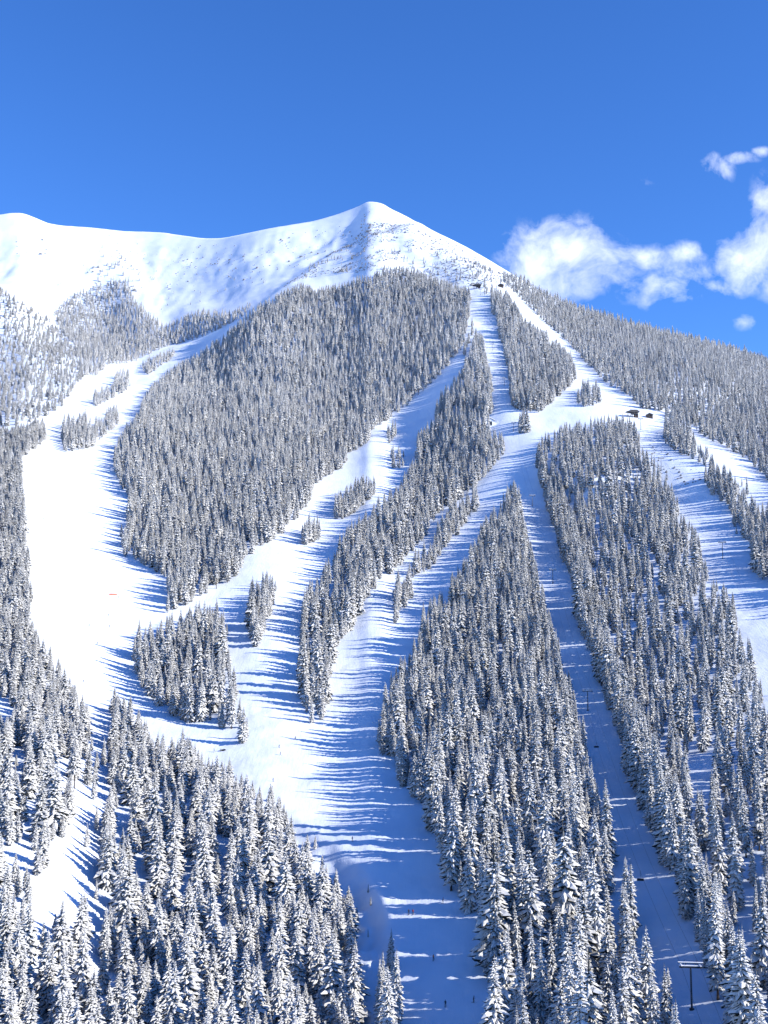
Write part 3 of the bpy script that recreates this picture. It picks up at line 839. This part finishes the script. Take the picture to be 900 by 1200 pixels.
SUITS = {}
def suit(nm, jacket, trousers):
    SUITS[nm] = (plain(nm+'_jacket', jacket, .7, .15), plain(nm+'_trousers', trousers, .7, .15))
suit('black', (.02,.02,.025), (.02,.02,.022)); suit('navy', (.02,.03,.09), (.03,.03,.035)); suit('red', (.4,.03,.03), (.025,.025,.03)); suit('orange', (.6,.16,.04), (.03,.03,.035)); suit('grey', (.13,.14,.16), (.05,.05,.055))
def dressed(pose, nm):
    me = body_mesh(pose); j, t = SUITS[nm]
    for q in (t, j, M_SKIN, M_RUBBER): me.materials.append(q)
    for p in me.polygons:
        c = p.center; z = c.z
        p.material_index = 3 if (z < .17 or c.y > .33) else 0 if z < .88 else 1 if z < 1.49 else 2
        p.use_smooth = True
    return me
BODY = {nm: dressed(random.Random(i).uniform(-1, 1), nm) for i, nm in enumerate(SUITS)}
m = MB(); m.ball((0,.10,1.70), (.125,.145,.125)); HELMET = m.mesh('helmet', M_RUBBER, True)
m = MB(); m.box((0,.225,1.655), (.17,.05,.075), bevel=.02); GOGGLE = m.mesh('goggles', M_GLASS)
SKI = []
for s in (-1, 1):
    m = MB(); m.prism([(-.75,.0),(.72,.0),(.92,.12),(.9,.14),(.7,.025),(-.75,.025)], -.05, .05)
    bmesh.ops.rotate(m.bm, verts=m.bm.verts[:], cent=(0,0,0), matrix=Matrix.Rotation(R(90),3,'Z')); bmesh.ops.translate(m.bm, verts=m.bm.verts[:], vec=(s*.13,.05,.0)); SKI.append(m.mesh('ski', M_STEEL))
POLE = []
for s in (-1, 1):
    m = MB(); m.rod((s*.26,.4,1.08), (s*.42,-.05,.02), .014, n=6); m.rod((s*.405,-.01,.1),(s*.41,-.02,.09), .05, n=10); POLE.append(m.mesh('ski_pole', M_GALV))
def skier(u, v, rz, nm, label):
    e = empty('person', G(u, v), rz); tag(e, label, 'person', 'skiers on the runs')
    link('body', BODY[nm], e); link('helmet', HELMET, e); link('goggles', GOGGLE, e)
    for q in SKI: link('ski', q, e)
    for q in POLE: link('ski_pole', q, e)
for a in [
 (51,608,2.6,'black','person in black skiing alone near the left edge of the upper bowl'),
 (139,701,2.0,'black','person in dark clothes skiing right beside the orange safety net'),
 (104.5,734,2.4,'navy','person in navy skiing on the wide run, left one of the pair'),
 (127,723,3.4,'grey','person in grey skiing on the wide run below the orange net'),
 (128.5,736,3.0,'black','person in black skiing just below the person in grey'),
 (114,755,2.7,'grey','person in grey skiing level with the teardrop stand tip'),
 (98,799,3.3,'grey','person in grey skiing lowest on the wide left run'),
 (251,880,1.6,'navy','person in navy standing beside the dark snowmobile'),
 (327,876,4.3,'black','upper of two people skiing across the bright fan of snow'),
 (328.5,884,4.4,'black','lower of two people skiing across the bright fan of snow'),
 (346,866,3.6,'grey','person in grey skiing below the diagonal strip'),
 (320,914,4.0,'navy','person in navy skiing down the middle of the bright fan'),
 (413,987,3.2,'black','person in black skiing on bright snow above the shaded gully'),
 (479,1075,3.0,'black','left of two people skiing side by side at the shadow edge'),
 (484,1075,3.0,'red','person in a red jacket skiing at the shadow edge'),
 (519,1060,4.6,'black','person in black crouching on the shaded half of the lower run'),
 (508,1126,2.9,'orange','person in an orange jacket skiing by a sunlit streak'),
 (522,1179,2.9,'black','person in black skiing near the bottom of the lower run'),
 (555,1174,4.2,'navy','person in navy on shaded snow beside the wedge stand base'),
 (557,1127,3.1,'black','thin dark person skiing close beside the central wedge trees')]: skier(*a)

# ------------------------------------------------------------------ rocks poking through the snow round the summit
def rocks():
    r = np.random.default_rng(3); V, Fc = [], []
    ico = bmesh.new(); bmesh.ops.create_icosphere(ico, subdivisions=1, radius=1); iv = np.array([v.co for v in ico.verts]); fc = [[v.index for v in f.verts] for f in ico.faces]; ico.free()
    zones = [([(440,262),(475,262),(530,285),(600,325),(560,335),(430,322),(360,335),(330,345)], 3200, 1.9), ([(425,246),(462,250),(470,275),(440,285),(420,270)], 130, 2.6), ([(100,320),(140,295),(170,330),(165,360),(120,350)], 130, 3.0),
             ([(200,290),(300,280),(400,262),(420,275),(340,320),(260,340),(190,345)], 220, 2.4), ([(12,258),(40,262),(60,300),(20,300)], 22, 2.6), ([(120,275),(150,274),(180,300),(150,310)], 30, 2.0),
             ([(760,515),(800,530),(830,560),(800,572),(765,550)], 60, 1.5)]
    for poly, n, s in zones:
        xs = [p[0] for p in poly]; ys = [p[1] for p in poly]
        u = r.uniform(min(xs), max(xs), n*3); v = r.uniform(min(ys), max(ys), n*3)
        ok = inside(poly, u, v) & (v > skyline(u)+3); u, v = u[ok][:n], v[ok][:n]
        P = ground(u, v)
        cl = fbm(P[:, 0]/60, P[:, 1]/60, 41, 2) > -.2
        for p in P[cl]:
            k = s*.62*r.lognormal(0, .4)
            q = iv*(r.uniform(.6, 1.5, 3)*k)*(1+r.uniform(-.25, .25, (len(iv), 1))); b = len(V)
            V += (q + p + np.array([0,0,-.15*k])).tolist(); Fc += [[b+i for i in f] for f in fc]
    me = bpy.data.meshes.new('summit_rocks'); me.from_pydata(V, [], Fc); me.materials.append(M_ROCK)
    o = link('summit_rocks', me); tag(o, 'scattered frosted rocks poking through the snow near the summit', 'rocks', kind='stuff')
rocks()


# ------------------------------------------------------------------ light
az = R(SUN_BEHIND); el = R(SUN_EL)
to_sun = Vector((math.cos(el)*math.cos(az), -math.cos(el)*math.sin(az), math.sin(el)))
sd_ = bpy.data.lights.new('sun', 'SUN'); sd_.energy = SUN_STR; sd_.angle = R(.5); sd_.color = (1.0, .955, .88)
so = bpy.data.objects.new('sun', sd_); COL.objects.link(so); so.rotation_euler = to_sun.to_track_quat('Z', 'Y').to_euler(); so.location = (600, -100, 900)

w = bpy.data.worlds.new('World'); scene.world = w; w.use_nodes = True
nt = w.node_tree; nt.nodes.clear()
out = nt.nodes.new('ShaderNodeOutputWorld'); bg = nt.nodes.new('ShaderNodeBackground'); bg.inputs['Strength'].default_value = SKY_STR
nt.links.new(bg.outputs[0], out.inputs[0])
sky = nt.nodes.new('ShaderNodeTexSky'); sky.sky_type = 'NISHITA'; sky.sun_disc = False
sky.sun_elevation = el; sky.sun_rotation = R(90 + SUN_BEHIND)
sky.altitude = 2800; sky.air_density = 1.0; sky.dust_density = 0.0; sky.ozone_density = 5.0
hs = nt.nodes.new('ShaderNodeHueSaturation'); hs.inputs['Saturation'].default_value = 1.16; hs.inputs['Hue'].default_value = .51; hs.inputs['Value'].default_value = 1.0
nt.links.new(sky.outputs[0], hs.inputs['Color'])
# clouds: patches of fractal noise round a few directions of the sky
tc = nt.nodes.new('ShaderNodeTexCoord'); sx = nt.nodes.new('ShaderNodeSeparateXYZ'); nt.links.new(tc.outputs['Generated'], sx.inputs[0])
yy = math_node(nt, 'MAXIMUM', sx.outputs[1], .05)
cx = math_node(nt, 'DIVIDE', sx.outputs[0], yy); cz = math_node(nt, 'DIVIDE', sx.outputs[2], yy)
cv = nt.nodes.new('ShaderNodeCombineXYZ'); nt.links.new(cx, cv.inputs[0]); nt.links.new(cz, cv.inputs[1])
wn = nt.nodes.new('ShaderNodeTexNoise'); wn.inputs['Scale'].default_value = 9; wn.inputs['Detail'].default_value = 5
nt.links.new(cv.outputs[0], wn.inputs['Vector'])
wv = nt.nodes.new('ShaderNodeVectorMath'); wv.operation = 'MULTIPLY_ADD'
nt.links.new(wn.outputs['Color'], wv.inputs[0]); wv.inputs[1].default_value = (.06, .06, 0)
nt.links.new(cv.outputs[0], wv.inputs[2])
CLOUDS = [  # centre and radii on the photo map, weight
 (655,300,62,46,1.0),(690,322,56,26,.62),(735,300,60,20,.45),(772,340,50,20,.68),(795,292,40,18,.42),(882,298,44,34,1.0),(897,255,26,28,.8),(846,330,40,14,.45),(840,192,26,14,.55),(872,184,30,8,.5),(900,176,16,8,.45),(800,318,70,22,.34),(872,378,16,13,.42),(610,318,24,18,.5),(745,205,26,20,.2),(960,280,80,70,1.2)]
tot = None
for (u, v, ru, rv, wt) in CLOUDS:
    d = rays(np.array([u]), np.array([v]))[0]; ccx, ccz = d[0]/d[1], d[2]/d[1]
    mp = nt.nodes.new('ShaderNodeVectorMath'); mp.operation = 'SUBTRACT'; nt.links.new(wv.outputs[0], mp.inputs[0]); mp.inputs[1].default_value = (ccx+.03, ccz+.03, 0)
    sc_ = nt.nodes.new('ShaderNodeVectorMath'); sc_.operation = 'MULTIPLY'; nt.links.new(mp.outputs[0], sc_.inputs[0]); sc_.inputs[1].default_value = (F/ru*.98, F/rv*.95, 0)
    ln = nt.nodes.new('ShaderNodeVectorMath'); ln.operation = 'LENGTH'; nt.links.new(sc_.outputs[0], ln.inputs[0])
    g = maprange(nt, ln.outputs['Value'], 0.0, 1.7, wt, 0.0)
    tot = g if tot is None else math_node(nt, 'MAXIMUM', tot, g)
fn = noise(nt, wv.outputs[0], 24, 9, .6)
dens = math_node(nt, 'ADD', tot, math_node(nt, 'MULTIPLY', math_node(nt, 'SUBTRACT', fn, .53), 2.9))
dens = math_node(nt, 'MULTIPLY', dens, maprange(nt, tot, .0, .4))
fac = maprange(nt, dens, .04, 1.6, 0, .88, 'LINEAR')
shade = maprange(nt, noise(nt, cv.outputs[0], 12, 4), .3, .7, .82, 1.0)
cc = nt.nodes.new('ShaderNodeMix'); cc.data_type = 'RGBA'
nt.links.new(fac, cc.inputs[0]); nt.links.new(hs.outputs[0], cc.inputs[6])
cw = nt.nodes.new('ShaderNodeVectorMath'); cw.operation = 'SCALE'; cw.inputs[0].default_value = (6.6, 6.8, 7.2); nt.links.new(shade, cw.inputs['Scale'])
nt.links.new(cw.outputs[0], cc.inputs[7]); nt.links.new(cc.outputs[2], bg.inputs['Color'])

# ------------------------------------------------------------------ camera and view
cd = bpy.data.cameras.new('camera'); co = bpy.data.objects.new('camera', cd); COL.objects.link(co)
co.location = CAM; co.rotation_euler = (R(90) + PITCH, 0, 0)
cd.sensor_fit = 'VERTICAL'; cd.sensor_height = 36; cd.lens = 36*F/1200
cd.clip_start = 1; cd.clip_end = 60000
scene.camera = co
vs_ = scene.view_settings
vs_.view_transform = 'Standard'; vs_.look = 'None'; vs_.exposure = EXPOSURE; vs_.gamma = 1; vs_.use_curve_mapping = False
scene.cycles.max_bounces = 5; scene.cycles.diffuse_bounces = 3
scene.cycles.use_adaptive_sampling = True; scene.cycles.adaptive_threshold = .01
scene.cycles.use_denoising = True; scene.cycles.denoiser = 'OPENIMAGEDENOISE'; scene.cycles.denoising_input_passes = 'RGB_ALBEDO_NORMAL'
scene.render.resolution_x, scene.render.resolution_y = 768, 1024
